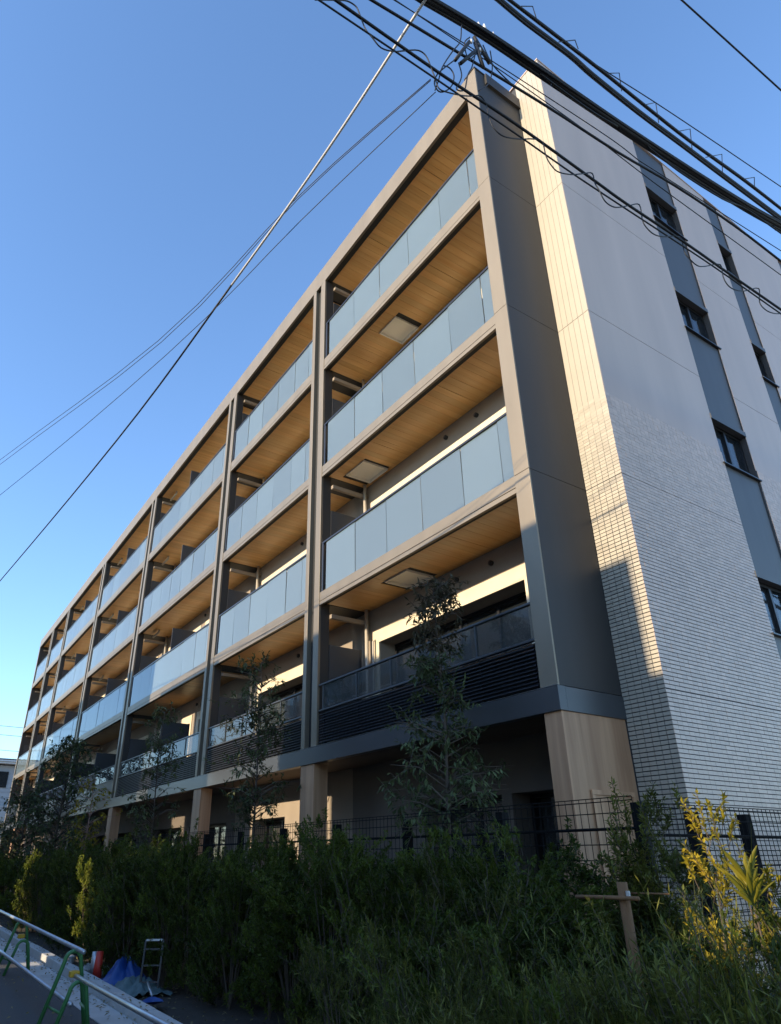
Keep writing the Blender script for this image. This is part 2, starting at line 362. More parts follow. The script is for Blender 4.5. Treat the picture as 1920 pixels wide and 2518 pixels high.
for bi, (xl, xr) in enumerate(bays):
    w = xr - xl
    # rear walls, floors 1..5
    for k in range(5):
        zf = 0.0 if k == 0 else FL[k - 1] + .002
        zt = (3.155 + .06) if k == 0 else (BB[k][0] + .06 if k < 4 else ROOFB + 0.06)
        XL = xl - CW if bi < 6 else xl
        if w > 6.2: ops = [(xl + .45, xl + w * .46), (xl + w * .56, xr - .55)]
        elif w > 4.85: ops = [(xl + .42, xr - 1.05 if bi == 0 else xr - .8)]
        else: ops = [(xl + .5, xr - .8)]
        if k == 0 and bi == 0: ops = [(-4.05, -2.25), (-2.05, -0.6)]
        if k == 0 and bi == 1: ops = [(-10.6, -8.95)]
        hz = (zf + 2.02) if k else 2.45
        op = [(a, b, zf + 0.12, hz) for a, b in ops]
        rear_wall(XL, xr + (.25 if bi == 0 else 0), zf, zt, op, 'wall_shaded' if k == 0 and bi != 1 else 'wall_beige')
        if k:
            for (a, b, z0_, z1_) in op:
                m = MB(); m.box(a - .20, b + .12, YW - .025, YW - .001, z1_ + .001, z1_ + .25); m.box(a - .20, a - .001, YW - .025, YW - .001, z0_, z1_)
                m.box(b + .001, b + .12, YW - .025, YW - .001, z0_, z1_); m.build('window_surround', 'surround_cream', B)
        for (a, b, z0_, z1_) in op: window(a, b, z0_, z1_, k, max(2, round((b - a) / 1.1)), lite=(k == 0))
    # slabs, beams, soffits
    for k in (1, 2, 3, 4):
        if k < 4:
            bb, bt = BB[k]
            be = part('beam', B)
            box('upper_band', 'frame_metal', be, xl + .002, xr - .002, 0.012, 0.07, bb + 0.085, bt, bevel=0.003)
            box('lower_band', 'frame_metal', be, xl + .002, xr - .002, 0.012, 0.06, bb, bb + 0.075, bevel=0.003)
            box('shadow_gap', 'black_gap', be, xl + .002, xr - .002, 0.03, 0.055, bb + 0.076, bb + 0.084)
            box('drip_channel', 'black_gap', be, xl + .002, xr - .002, 0.072, 0.17, bb + 0.045, bb + 0.12)
            box('floor_slab', 'balcony_floor', B, xl + .002, xr - .002, 0.075, YW - .002, bb + 0.125, bt - 0.02)
            if bi < 6: box('floor_slab', 'frame_dark', B, xl - CW + .002, xl - .002, 0.25, YW - .002, bb + 0.05, bt - 0.02)
            zs_ = bb + 0.06
        else: zs_ = ROOFB + 0.06
        sf = part('soffit', B)
        hatch = {(0, 3): (-3.96, -3.37), (0, 2): (-5.33, -4.65), (0, 1): (-4.0, -3.35)}.get((bi, k))
        box('soffit_board', 'black_gap', sf, xl + .002, hatch[0] if hatch else xr - .002, 0.172, YW - .003, zs_ + .014, zs_ + .04)
        if hatch: box('soffit_board', 'black_gap', sf, hatch[1], xr - .002, 0.172, YW - .003, zs_ + .014, zs_ + .04)
        npl = round(w / .15); pw = (w - .004) / npl; joined = MB()
        wide = {int(npl * q) for q in ((.30, .67) if w < 6.2 else (.25, .5, .75))}
        for i in range(npl):
            a = xl + .002 + i * pw; b = a + pw - (.010 if i in wide else .0035); dz = random.uniform(-.0015, .0015)
            spans = [(0.172, YW - .003)]
            if hatch and a < hatch[1] and b > hatch[0]: spans = [(0.172, 0.449), (1.081, YW - .003)]
            for y0, y1 in spans:
                if bi < 2: cbox('plank', 'soffit_wood', sf, a, b, y0, y1, zs_ + dz, zs_ + dz + .012)
                else: joined.box(a, b, y0, y1, zs_ + dz, zs_ + dz + .012)
        if bi > 1: joined.build('planking', 'soffit_wood', sf)['kind'] = 'stuff'
        if hatch:
            h = part('evacuation_hatch', B); a, b = hatch
            m = MB(); z0 = zs_ - .03; z1 = zs_ + .06
            m.box(a, a + .02, .45, 1.08, z0, z1); m.box(b - .02, b, .45, 1.08, z0, z1); m.box(a + .02, b - .02, .45, .47, z0, z1); m.box(a + .02, b - .02, 1.06, 1.08, z0, z1)
            m.build('frame', 'hatch_steel', h); box('lid', 'hatch_steel', h, a + .021, b - .021, .471, 1.059, zs_ + .03, zs_ + .06)
    # railings 3F..5F
    for k in (1, 2, 3):
        bt = BB[k][1]; top = bt + 1.085
        rl = part('balcony_railing', B)
        if bi == 0: g = GL1
        else:
            n = max(4, round(w / 1.0)); g = [xr - .02 - (w - .15) * i / n for i in range(n + 1)]
            g.insert(1, xr - .25)
        for a, b in zip(g[:-1], g[1:]):
            cbox('glass_panel', 'rail_glass', rl, b + .008, a - .008, 0.045, 0.057, bt + .002, top - .03).rotation_euler = (R(random.uniform(-.35, .35)), 0, R(random.uniform(-.3, .3)))
        box('handrail', 'alu_rail', rl, xl + .01, xr - .003, 0.025, 0.085, top - .028, top + .012, bevel=0.004)
        box('end_post', 'alu_rail', rl, xl + .03, xl + .09, 0.03, 0.075, bt + .002, top - .03)
        box('glazing_backing', 'alu_dark', rl, g[-1], g[0], 0.06, 0.075, bt + .002, bt + .05)
    # railing 2F: louvers below, low glass above
    rl = part('balcony_railing', B)
    ztop, zmid, zb = 4.56, 4.085, 3.50
    box('handrail', 'ledge_metal', rl, xl + .01, xr - .003, 0.02, 0.08, ztop - .03, ztop, bevel=0.004)
    box('mid_rail', 'ledge_metal', rl, xl + .01, xr - .003, 0.02, 0.08, zmid - .03, zmid, bevel=0.004)
    g = GL1 if bi == 0 else [xr - .02 - (w - .15) * i / max(4, round(w)) for i in range(max(4, round(w)) + 1)]
    if bi == 0: g = [-0.30, -1.335, -2.34, -3.33, -4.33, -5.45]
    for a, b in zip(g[:-1], g[1:]):
        cbox('glass_panel', 'low_glass', rl, b + .014, a - .014, 0.045, 0.055, zmid + .002, ztop - .032)
        cbox('baluster', 'ledge_metal', rl, b - .012, b + .012, 0.03, 0.07, zmid + .002, ztop - .032)
        cbox('baluster', 'alu_dark', rl, b - .008, b + .008, 0.062, 0.08, zb - .04, zmid - .032)
    if bi < 3 or bi > 4:
        sl_ = MB(); L = w - .10; 
        sl_.v = [(0, 0, 0), (L, 0, 0), (L, .035, .028), (0, .035, .028), (0, 0, .008), (L, 0, .008), (L, .035, .036), (0, .035, .036)]
        sl_.f = [(0, 3, 2, 1), (4, 5, 6, 7), (0, 1, 5, 4), (1, 2, 6, 5), (2, 3, 7, 6), (3, 0, 4, 7)]; sl_.mi = [0] * 6
        me = sl_.mesh('slat', 'louver_metal')
        for i in range(11): link('slat', me, rl, loc=(xl + .05, 0.025, zb + i * 0.049))
        box('louver_backing', 'black_gap', rl, xl + .05, xr - .05, 0.09, 0.10, zb - .05, zmid - .04)
    else:
        n = 5
        for i in range(n):
            a = xl + .05 + (w - .1) * i / n
            cbox('infill_panel', 'louver_metal', rl, a + .004, a + (w - .1) / n - .004, 0.04, 0.055, zb - .03, zmid - .032)
    # partitions, pipes, brackets
    for k in range(1, 5):
        zf = FL[k - 1]; soff = (BB[k][0] if k < 4 else ROOFB) + .06
        p = part('partition', B)
        xs = [xl - .02]
        if w > 6.2: xs.append(xl + w * .51)
        for q in xs:
            box('board', 'partition', p, q, q + .03, 0.25 if q < xl else .12, 0.95, zf + .08, zf + 1.925)
            box('board_frame', 'alu_dark', p, q - .01, q + .04, 0.952, 0.985, zf + .08, zf + 1.935)
        box('lintel', 'wall_beige', B, xl + .0, xl + .08, 0.25, YW - .004, soff - .30, soff - .22)
        dp = part('drain_pipe', B)
        MB().tube([(xl + .12, 1.05, zf + .05), (xl + .12, 1.05, soff - .003)], .038, 10).build('downpipe', 'pipe_white', dp, smooth=True)
        MB().tube([(xl + .30, 1.08, zf + .05), (xl + .30, 1.08, zf + 2.05), (xl + .30, 1.155, zf + 2.10)], .022, 8).build('duct', 'pipe_white', dp, smooth=True)
        if bi > 1 and k > 1:
            MB().tube([(xl + .10, .55, soff - .10), (xl + .75, .55, soff - .10), (xl + .78, .55, soff - .003)], .04, 8).build('elbow_pipe', 'pipe_white', dp, smooth=True)
        v = part('vent_cap', B)
        for q in (.52, .68):
            if bi < 3:
                MB().tube([(xl + w * q, YW - .05, soff - .22), (xl + w * q, YW + .02, soff - .22)], .045, 10).build('hood', 'alu_dark', v, smooth=True)
# --- ledge, 1F soffit, pillars
lg = part('ledge', B)
box('front_band', 'ledge_metal', lg, XEND, 0.015, -0.03, 0.10, 3.155, 3.443, bevel=0.004)
box('side_band', 'ledge_metal', lg, -0.27, 0.012, 0.102, 1.205, 3.155, 3.440, bevel=0.004)
box('flashing', 'galv', lg, XEND, 0.02, -0.036, 0.0, 3.4445, 3.4465)
box('ledge_soffit', 'soffit_dark', lg, XEND, -0.272, 0.102, YW - .002, 3.19, 3.36)
def pillar(x0, x1, y1):
    p = part('pillar', B)
    box('front_board', 'pillar_wood', p, x0, x1, 0.0, 0.03, -0.01, 3.153)
    box('side_board', 'pillar_wood', p, x0 + .001, x1 - .002, 0.031, y1, -0.01, 3.153)
    return p
cp = pillar(-0.262, -0.004, 1.14)
m = MB(); m.box(0.0, .022, .30, 1.05, 2.262, 2.312); m.box(0.0, .022, .30, .345, .6, 2.26); m.box(0, .022, 1.005, 1.05, .6, 2.26)
m.build('access_frame', 'pillar_wood', cp)
box('access_door', 'pillar_wood', cp, -.002, .008, .347, 1.003, .6, 2.258)
for c in CR: pillar(c - CW + .03, c - .06, 0.285)
# --- tiled gable
XT, YT = 0.6, YW
T0, T1, TP = 0.35, 7.75, 0.05268
def gap(z): return .0120 - .0110 * min(1, max(0, (z - 5.0) / 2.7))
g = part('tiled_wall', B)
tiles = MB(); single = 0
ret_m = MB().box(0, 0.0915, 0, 0.010, 0, TP - .012).mesh('tile', 'tile_return')
side_m = MB().box(0, 0.010, 0, 0.0965, 0, TP - .0102).mesh('tile', 'tile_wall')
rows = []
z = FL[0] - TP * int((FL[0] - T0) / TP)
while z < T1 - .01: rows.append(z); z += TP
BANDS = [(4.13, 5.22), (6.80, 7.36), (10.2, 10.75), (12.4, 13.2)]
_y = YT + .009
for a, b in BANDS + [(14.0, 14.0)]:
    box('wall_backing', 'tile_joint', g, -0.33, XT - .009, _y, a, 0.0, 15.85)
    if b > a:
        box('wall_backing', 'interior', g, -0.33, XT - .45, a, b, 3.44, 15.85)
        box('wall_backing', 'tile_joint', g, -0.33, XT - .009, a, b, 0.0, 3.44)
    _y = b
def inband(y0, y1): return any(a - .001 < (y0 + y1) / 2 < b + .001 for a, b in BANDS)
stuff_r, stuff_s = MB(), MB()
for z in rows:
    gapx = .012 if min(abs(z + TP - f) for f in FL) < TP * .5 else 0.0
    for i in range(6):
        x0 = XT - (i + 1) * 0.1 + .003
        dx = random.uniform(-.0006, .0006)
        if single < 150 and 2.45 < z and 0 <= i < 6:
            link('tile', ret_m, g, loc=(x0 + dx, YT + random.uniform(-.0015, .001), z)); single += 1
        else: stuff_r.box(x0 + dx, x0 + .0915 + dx + .006 * min(1, max(0, (z - 5.5) / 2)), YT + random.uniform(-.0012, .001), YT + .010, z, z + TP - gap(z) - gapx * .5)
single = 0
for z in rows:
    gapx = .012 if min(abs(z + TP - f) for f in FL) < TP * .5 else 0.0
    y = YT + .002; i = 0
    while y < 13.9:
        if not (z > 3.44 and inband(y, y + .1)):
            dx = random.uniform(-.0012, .0012)
            if single < 150 and 2.0 < z and i < 10:
                link('tile', side_m, g, loc=(XT - .010 + dx, y, z)); single += 1
            else: stuff_s.box(XT - .010, XT + dx, y, y + .0965, z, z + TP - gap(z) * .85 - gapx * .5)
        y += 0.1; i += 1
stuff_r.build('return_tiling', 'tile_return', g)['kind'] = 'stuff'
stuff_s.build('side_tiling', 'tile_wall', g)['kind'] = 'stuff'
ups = [rows[-1] + TP - .006, FL[2], FL[3], 15.9]
for a, b in zip(ups[:-1], ups[1:]):
    for i in range(6):
        x0 = XT - (i + 1) * 0.1
        cbox('cladding_strip', 'tile_return', g, x0 + .003, x0 + .0985, YT, YT + .011, a + .003, b - .006)
    ys = [YT + .012] + [q for bnd in BANDS for q in bnd] + [13.9]
    for y0, y1 in zip(ys[0::2], ys[1::2]):
        box('cladding_panel', 'panel_side', g, XT - .012, XT, y0, y1, a + .003, b - .006)
box('coping', 'panel_side', g, -0.35, XT + .012, YT - .012, 14.0, 15.9, 15.93)
for y0, y1 in BANDS:
    bd = part('window_band', B)
    edges = [3.44]
    for f in FL: edges += [f + 1.17, f + 2.06]
    edges.append(15.89)
    for a, b in zip(edges[0::2], edges[1::2]):
        box('dark_panel', 'band_dark', bd, XT - .055, XT - .025, y0, y1, a, b)
    for f in FL:
        w_ = part('side_window', B); z0, z1 = f + 1.17, f + 2.06
        mm = MB(); xx0, xx1 = XT - .17, XT - .11
        mm.box(xx0, xx1, y0, y1, z1 - .05, z1); mm.box(xx0, xx1, y0, y1, z0, z0 + .05)
        mm.box(xx0, xx1, y0, y0 + .05, z0 + .05, z1 - .05); mm.box(xx0, xx1, y1 - .05, y1, z0 + .05, z1 - .05)
        ym = (y0 + y1) / 2
        if y1 - y0 > .8: mm.box(xx0 + .01, xx1 + .01, ym - .03, ym + .03, z0 + .05, z1 - .05)
        mm.build('frame', 'alu_dark', w_)
        if y1 - y0 > .8:
            box('pane', 'window_glass', w_, xx0 + .02, xx0 + .03, y0 + .05, ym - .03, z0 + .05, z1 - .05)
            box('pane', 'window_glass', w_, xx0 + .035, xx0 + .045, ym + .03, y1 - .05, z0 + .05, z1 - .05)
        else: box('pane', 'window_glass', w_, xx0 + .02, xx0 + .03, y0 + .05, y1 - .05, z0 + .05, z1 - .05)
        box('sill', 'alu_dark', w_, XT - .10, XT + .03, y0 - .02, y1 + .05, z0 - .025, z0 - .003)
        box('head_box', 'band_dark', w_, XT - .10, XT + .012, y0 + .0, y1 + .0, z1 + .001, z1 + .10)
        box('curtain', 'curtain', w_, XT - .40, XT - .38, y0 + .05, y1 - .3, z0 + .05, z1 - .05)


# ------------------------------------------------------------------ neighbouring houses across the street (they shade the lower storeys)
def house(x0, x1, H, m, label, y1=-13.0, depth=8.0):
    h = empty('house', label, 'house', (0, 0, 0), 'houses across the street')
    box('wall', m, h, x0, x1, y1 - depth, y1, 0, H - .25)
    rf = box('roof', 'roof_bounce', h, x0, x1, y1 - depth - .1, y1 + .0, H - .248, H)
    n = max(1, int((x1 - x0) / 2.2)); fl = int(H / 2.8)
    for k in range(fl):
        for i in range(n):
            xc = x0 + (x1 - x0) * (i + .5) / n; z0 = 0.9 + 2.8 * k
            if z0 + 1.2 > H - .3: continue
            ww = min(.75, (x1 - x0) / n * .36)
            w = box('window', 'white_trim', h, xc - ww, xc + ww, y1 + .001, y1 + .05, z0, z0 + 1.2)
            box('pane', 'window_glass', w, xc - ww + .06, xc + ww - .06, y1 + .052, y1 + .06, z0 + .06, z0 + 1.14)
    return h
house(-37, -33.0, 11.5, 'plaster_a', 'beige four-storey house across the street, facing the building left end')
house(-33.0, -20.0, 12.55, 'plaster_b', 'long dark grey four-storey block across the street')
house(-20.0, -16.4, 12.2, 'plaster_c', 'tall white four-storey house across the street beside the long grey block')
house(-15.3, -10.7, 10.7, 'plaster_a', 'beige three-storey house across the street between two alleys')
house(-10.7, -9.3, 6.5, 'plaster_c', 'narrow white two-storey house across the street')
house(-8.85, -7.0, 6.4, 'plaster_b', 'narrow dark grey two-storey house across the street')
house(-7.0, 0.45, 10.05, 'plaster_a', 'wide beige three-storey house across the street facing the corner')
house(0.45, 2.3, 8.5, 'plaster_b', 'narrow dark grey three-storey house across the street')
house(2.3, 3.1, 4.9, 'plaster_c', 'small white flat-roofed annexe across the street')
house(3.1, 12, 7.4, 'plaster_c', 'white two-storey house across the street behind the viewpoint')

# ------------------------------------------------------------------ grey house beyond the far end
fh = empty('siding_house', 'grey siding house with dark eave beyond the left end of the building', 'house', (-62, 0, 0))
def loc(o): o.location = (0, 0, 0); return o
box('wall', 'siding', fh, -10, 0, -9, 6, 0, 8.9)
for i in range(16):
    z0 = 3.0 + i * .37
    if z0 + .36 < 8.9: cbox('siding_board', 'siding', fh, .002, .03, -9, 6, z0, z0 + .345)
box('balcony_wall', 'siding', fh, .03, .9, -6, 3.2, 4.2, 5.6)
rf = box('roof', 'roof_tile', fh, -10.5, .75, -9.6, 6.6, 9.15, 9.4)
box('eave_gutter', 'white_trim', rf, .76, .86, -9.6, 6.6, 9.16, 9.27)
box('eave_soffit', 'white_trim', fh, -10.4, .72, -9.5, 6.5, 9.0, 9.148)
w = box('window', 'alu_dark', fh, .032, .09, -.4, 1.75, 7.1, 8.4); 
box('pane', 'window_glass', w, .092, .10, -.33, .65, 7.17, 8.33); box('pane', 'window_glass', w, .092, .10, .72, 1.68, 7.17, 8.33)
w = box('window', 'alu_dark', fh, .032, .09, -.6, 1.6, 2.0, 3.9); box('pane', 'window_glass', w, .092, .10, -.5, 1.5, 2.1, 3.8)

# ------------------------------------------------------------------ wire mesh fence
def fence(name, label, p0, p1, zb, zt, skip_first=False, span=2.0):
    d = Vector((p1[0] - p0[0], p1[1] - p0[1], 0)); L = d.length; a = math.atan2(d.y, d.x)
    f = empty(name, label, 'fence', (p0[0], p0[1], 0)); f.rotation_euler = (0, 0, a)
    n = max(1, round(L / span)); st = L / n
    for i in range(n + 1):
        if i == 0 and skip_first: continue
        cbox('post', 'fence_black', f, i * st - .045, i * st + .045, .012, .10, 0.0, zt - .05)
    for i in range(n):
        m = MB(); x0, x1 = i * st + .01, (i + 1) * st - .01; q = x0
        while q <= x1 + .001:
            m.tube([(q, 0, zb), (q, 0, zt)], .0036, 4, cap=False); q += (x1 - x0) / round((x1 - x0) / .077)
        z = zb
        while z <= zt + .001:
            m.tube([(x0, -.006, z), (x1, -.006, z)], .0042, 4, cap=False); z += (zt - zb) / round((zt - zb) / .125)
        # folded top
        m.tube([(x0, -.006, zt - .03), (x1, -.006, zt - .03)], .0045, 4, cap=False)
        pn = m.build('mesh_panel', 'fence_black', f); pn['kind'] = 'stuff'
        box('rail', 'fence_black', f, x0, x1, .006, .011, zt - .26, zt - .235)
    return f
fence('mesh_fence', 'black wire mesh fence along the front below the balconies', (-14.5, -1.0), (1.45, -1.0), 0.75, 2.10, span=1.6)
fence('mesh_fence', 'black wire mesh fence along the tiled side wall', (1.45, -0.98), (1.62, 9.0), 0.72, 2.05, True, .85)
box('base_kerb', 'concrete', None, 0, 0.01, 0, .01, 0, .01) if False else None

# ------------------------------------------------------------------ vegetation
def leaf(m, p, d, L, W, fold=0.25, mi=0):
    """a pointed leaf of two quads folded along its midrib"""
    d = d.normalized(); s = d.cross(Vector((random.uniform(-.5, .5), random.uniform(-.5, .5), 1)))
    if s.length < .05: s = d.orthogonal()
    s.normalize(); n = s.cross(d)
    k = len(m.v); b = p + d * (L * .5)
    m.v += [tuple(p), tuple(b + s * (W * .5) + n * (W * fold)), tuple(p + d * L), tuple(b - s * (W * .5) + n * (W * fold))]
    m.f += [(k, k + 1, k + 2), (k, k + 2, k + 3)]; m.mi += [mi, mi]; m.tint += [m.cur, m.cur]
def rnd(a=1): return Vector((random.uniform(-a, a), random.uniform(-a, a), random.uniform(-a, a)))
def shrub_meshes(h, rad, nleaf, L, W, m_leaf, seed, spikes=9, upright=.6):
    """fine-leaved shrub: many ascending sprays, each a thin twig clothed in small leaves"""
    random.seed(seed)
    lf, st = MB(), MB()
    ns = max(1, nleaf // 38)
    tops = [(random.uniform(-.75, .75) * rad, random.uniform(-.75, .75) * rad, h * random.uniform(.72, 1.08)) for _ in range(spikes)]
    for t in tops: st.tube([(0, 0, 0), (t[0] * .4, t[1] * .4, t[2] * .4), (t[0] * .9, t[1] * .9, t[2] * .85)], .014, 5, r1=.004)
    clumps = []
    for i in range(max(22, int(ns / 8))):
        t = random.choice(tops); u = random.random() ** .7; zc = t[2] * u
        prof = (1 - (zc / t[2]) ** 2.2) * .9 + .06
        a = random.uniform(0, 6.283); rr_ = rad * prof * math.sqrt(random.uniform(.25, 1.0))
        clumps.append((Vector((t[0] * u * .9 + rr_ * math.cos(a) * .8, t[1] * u * .9 + rr_ * math.sin(a) * .8, max(.06, zc))), a, random.random() ** 1.3, random.uniform(.05, .11) * (.6 + rad)))
    for i in range(ns):
        c, a, tn, sg = random.choice(clumps)
        base = c + Vector((random.gauss(0, sg), random.gauss(0, sg), random.gauss(0, sg * .8))); base.z = max(.03, base.z)
        a += random.uniform(-.7, .7)
        d = Vector((math.cos(a) * .55, math.sin(a) * .55, upright + random.uniform(-.1, .6))) + rnd(.25); d.normalize()
        ln = random.uniform(.10, .26); lf.cur = min(1, max(0, tn + random.uniform(-.18, .18)))
        st.tube([base - d * .05, base + d * ln], .0025, 3, cap=False)
        for j in range(38):
            q = base + d * (ln * (j + random.random()) / 38)
            dd = (d * .6 + rnd(1)).normalized()
            leaf(lf, q + dd * .006, dd, L * random.uniform(.6, 1.25), W * random.uniform(.7, 1.25))
    return lf.mesh('foliage', m_leaf), st.mesh('stem', 'bark')
def place(name, meshes, label, cat, x, y, s=1.0, rz=0.0, sz=None, group=None, z=-.02):
    o = empty(name, label, cat, (x, y, z), group); o.rotation_euler = (0, 0, rz); o.scale = (s, s, sz or s)
    for nm, me in zip(('foliage', 'stem', 'stalk'), meshes): link(nm, me, o)
    return o
HV = [shrub_meshes(1.85, .52, 13000, .048, .019, 'leaf_hedge', 11), shrub_meshes(1.75, .56, 13000, .045, .020, 'leaf_hedge', 12, 7),
      shrub_meshes(1.95, .46, 12000, .052, .017, 'leaf_hedge', 13, 6, .9), shrub_meshes(1.65, .56, 13000, .048, .022, 'leaf_hedge', 14, 11, .3)]
HF = [shrub_meshes(1.8, .55, 3200, .07, .03, 'leaf_hedge', 15), shrub_meshes(1.65, .55, 3200, .07, .03, 'leaf_hedge', 16, 6)]
random.seed(21)
hl = 'dark green shrub in the shaded hedge row in front of the fence'
hb = 'dark shrub in the rear row of the shaded hedge'
x = 1.25
while x > -16:
    y = -2.05 - .4 * min(1, max(0, (-x - 3) / 4)) + random.uniform(-.16, .16)
    place('hedge_shrub', random.choice(HV), hl, 'shrub', x, y, random.uniform(.82, 1.06), random.uniform(0, 6), random.uniform(.80, 1.08) * (.92 if x > -2.0 else 1), 'front hedge shrubs')
    if random.random() < .85:
        place('hedge_shrub', random.choice(HV), hb, 'shrub', x + .25, y + .62, random.uniform(.9, 1.05), random.uniform(0, 6), random.uniform(.88, 1.06) * (.90 if x > -2.0 else 1), 'rear hedge shrubs')
    x -= random.uniform(.50, .74)
while x > -46:
    y = -2.35 + random.uniform(-.2, .2)
    place('hedge_shrub', random.choice(HF), hl, 'shrub', x, y, random.uniform(1.0, 1.2), random.uniform(0, 6), random.uniform(.9, 1.15), 'front hedge shrubs')
    x -= random.uniform(.7, .95)
YB = shrub_meshes(1.6, .20, 3600, .05, .024, 'leaf_sunlit', 31, 3, .8)
place('sunlit_shrub', YB, 'hedge shrub with a streak of sun painted as lime-green leaves, near the blue tarp', 'shrub', -9.02, -2.72, 1.0, .4, 1.05)
place('sunlit_shrub', YB, 'shrub with sunlight painted as lime-green leaves at the far left of the hedge', 'shrub', -15.7, -2.7, 1.1, 2.2, 1.15)
# right-hand bushes: fine upright shrub, grasses, yellow broad-leaved plant
place('upright_shrub', shrub_meshes(1.95, .24, 13000, .045, .016, 'leaf_grass', 41, 3, 1.0), 'tall slim green shrub in front of the fence corner', 'shrub', 1.72, -1.45, 1.0)
place('round_shrub', shrub_meshes(1.70, .36, 13000, .045, .017, 'leaf_grass', 42, 8, .7), 'rounded green shrub against the mesh fence right of the slim shrub', 'shrub', 2.05, -1.35, 1.0)
place('feathery_shrub', shrub_meshes(1.5, .34, 7500, .06, .010, 'leaf_grass', 43, 5, 1.2), 'feathery light green shrub left of the corner pillar', 'shrub', 0.55, -2.35, 1.0)
place('feathery_shrub', shrub_meshes(1.32, .38, 7000, .06, .010, 'leaf_grass', 44, 6, 1.1), 'feathery green shrub below the corner pillar', 'shrub', 1.15, -2.15, 1.0)
def grass(h, rad, n, seed, W=.009, mats='leaf_grass', lean=.45):
    random.seed(seed); m = MB()
    for i in range(n):
        a = random.uniform(0, 6.283); r0 = rad * .45 * math.sqrt(random.random())
        p = Vector((r0 * math.cos(a), r0 * math.sin(a), random.uniform(0, .25) * h)); a2 = a + random.uniform(-1.6, 1.6)
        ln = h * random.uniform(.35, .95); out = Vector((math.cos(a2), math.sin(a2), 0)) * random.uniform(.05, lean)
        droop = random.uniform(.0, 1.0) ** 1.5; s = Vector((-math.sin(a2), math.cos(a2), 0)) * (W * random.uniform(.6, 1.3)); k = len(m.v); N = 5
        for j in range(N):
            t = j / (N - 1); c = p + Vector((0, 0, ln * (t - droop * t * t * .6))) + out * (ln * t * (1 + droop * t)); q = s * (1 - t ** 1.5 * .92)
            m.v += [tuple(c - q), tuple(c + q)]
        m.cur = random.random()
        for j in range(N - 1): m.f.append((k + 2 * j, k + 2 * j + 1, k + 2 * j + 3, k + 2 * j + 2)); m.mi.append(0); m.tint.append(m.cur)
        # side leaflets
        for _ in range(7):
            t = random.uniform(.25, .98); c = p + Vector((0, 0, ln * (t - droop * t * t * .6))) + out * (ln * t * (1 + droop * t))
            leaf(m, c, (Vector((0, 0, .6)) + rnd(.9)), random.uniform(.04, .11), W * 1.5, .1)
    return m.mesh('blades', mats)
GV = [grass(1.6, .6, 520, 51, .005, lean=.8), grass(1.4, .7, 520, 52, .0055, lean=1.0), grass(1.25, .7, 460, 53, .0065, lean=1.2)]
GS = grass(1.1, .5, 120, 54, .006, 'leaf_straw', .8)
random.seed(61)
gl = 'tall wispy green grass clump in the right foreground planting'
for (gx, gy, gs) in [(1.5, -2.75, .85), (2.2, -2.9, .85), (2.75, -2.7, .95), (3.3, -2.7, 1.0), (1.75, -3.2, .7), (2.9, -3.2, .8), (3.45, -3.1, .95), (.8, -2.95, .68), (3.6, -2.2, 1.05)]:
    o = empty('grass_clump', gl, 'grass', (gx, gy, -.02), 'grass clumps at the right'); o.scale = (gs, gs, gs * random.uniform(.92, 1.08)); o.rotation_euler = (0, 0, random.uniform(0, 6))
    link('blades', random.choice(GV), o)
    if random.random() < .6: link('dry_blades', GS, o)
WS = [shrub_meshes(1.35, .42, 6500, .05, .011, 'leaf_grass', 45, 8, .9), shrub_meshes(1.2, .45, 6500, .045, .014, 'leaf_hedge', 46, 9, .5)]
random.seed(62)
for i, (gx, gy, gs) in enumerate([(.2, -2.5, 1.0), (.85, -2.75, .95), (1.35, -2.45, 1.0), (1.75, -2.55, .95), (2.3, -2.75, .95), (2.75, -2.3, 1.05), (3.15, -2.9, 1.05), (2.55, -3.1, .8), (1.6, -3.0, .75), (3.5, -2.5, 1.1), (-.4, -2.7, .85), (2.0, -1.7, 1.0)]):
    place('weedy_shrub', WS[i % 2], 'wispy low shrub growing among the right foreground grass', 'shrub', gx, gy, gs, random.uniform(0, 6), None, 'weedy shrubs at the right')
# yellow plants catching the sun
place('yellow_shrub', shrub_meshes(1.72, .13, 2600, .042, .018, 'leaf_yellow', 71, 2, 1.0), 'slim yellow sunlit shrub rising in front of the side fence', 'shrub', 2.52, -2.0, 1.0)
place('yellow_shrub', shrub_meshes(1.55, .30, 5200, .042, .017, 'leaf_yellow', 72, 7, .8), 'low yellow sunlit shrub at the right edge', 'shrub', 2.98, -2.05, 1.0)
yl = empty('broad_leaf_plant', 'plant with a fan of broad glowing yellow leaves near the right edge', 'plant', (2.98, -2.28, 0))
random.seed(73)
for i in range(22):
    a = -1.3 + 2.6 * i / 21; m = MB(); N = 7; s0 = Vector((math.cos(.95), math.sin(.95), 0)); out = s0 * math.sin(a) * .8 + Vector((random.uniform(-.6, .6), random.uniform(-.6, .6), 0)); Ln = random.uniform(.09, .21)
    for j in range(N):
        t = j / (N - 1); c = Vector((0, 0, 1.47 + .06 * math.sin(i * 2.4))) + out * (Ln * t) + Vector((0, 0, Ln * (t - .18 * t * t)))
        wv = s0 * (.0135 * math.sin(math.pi * min(1, t * .92 + .06)) + .002); m.v += [tuple(c - wv), tuple(c + Vector((.008, -.008, 0))), tuple(c + wv)]
    for j in range(N - 1):
        k = 3 * j; m.f += [(k, k + 1, k + 4, k + 3), (k + 1, k + 2, k + 5, k + 4)]; m.mi += [0, 0]
    m.build('leaf', 'leaf_yellow', yl, smooth=True)
MB().tube([(0, 0, 0), (.02, 0, .7), (0, 0, 1.53)], .005, 6).build('stem', 'bark', yl)

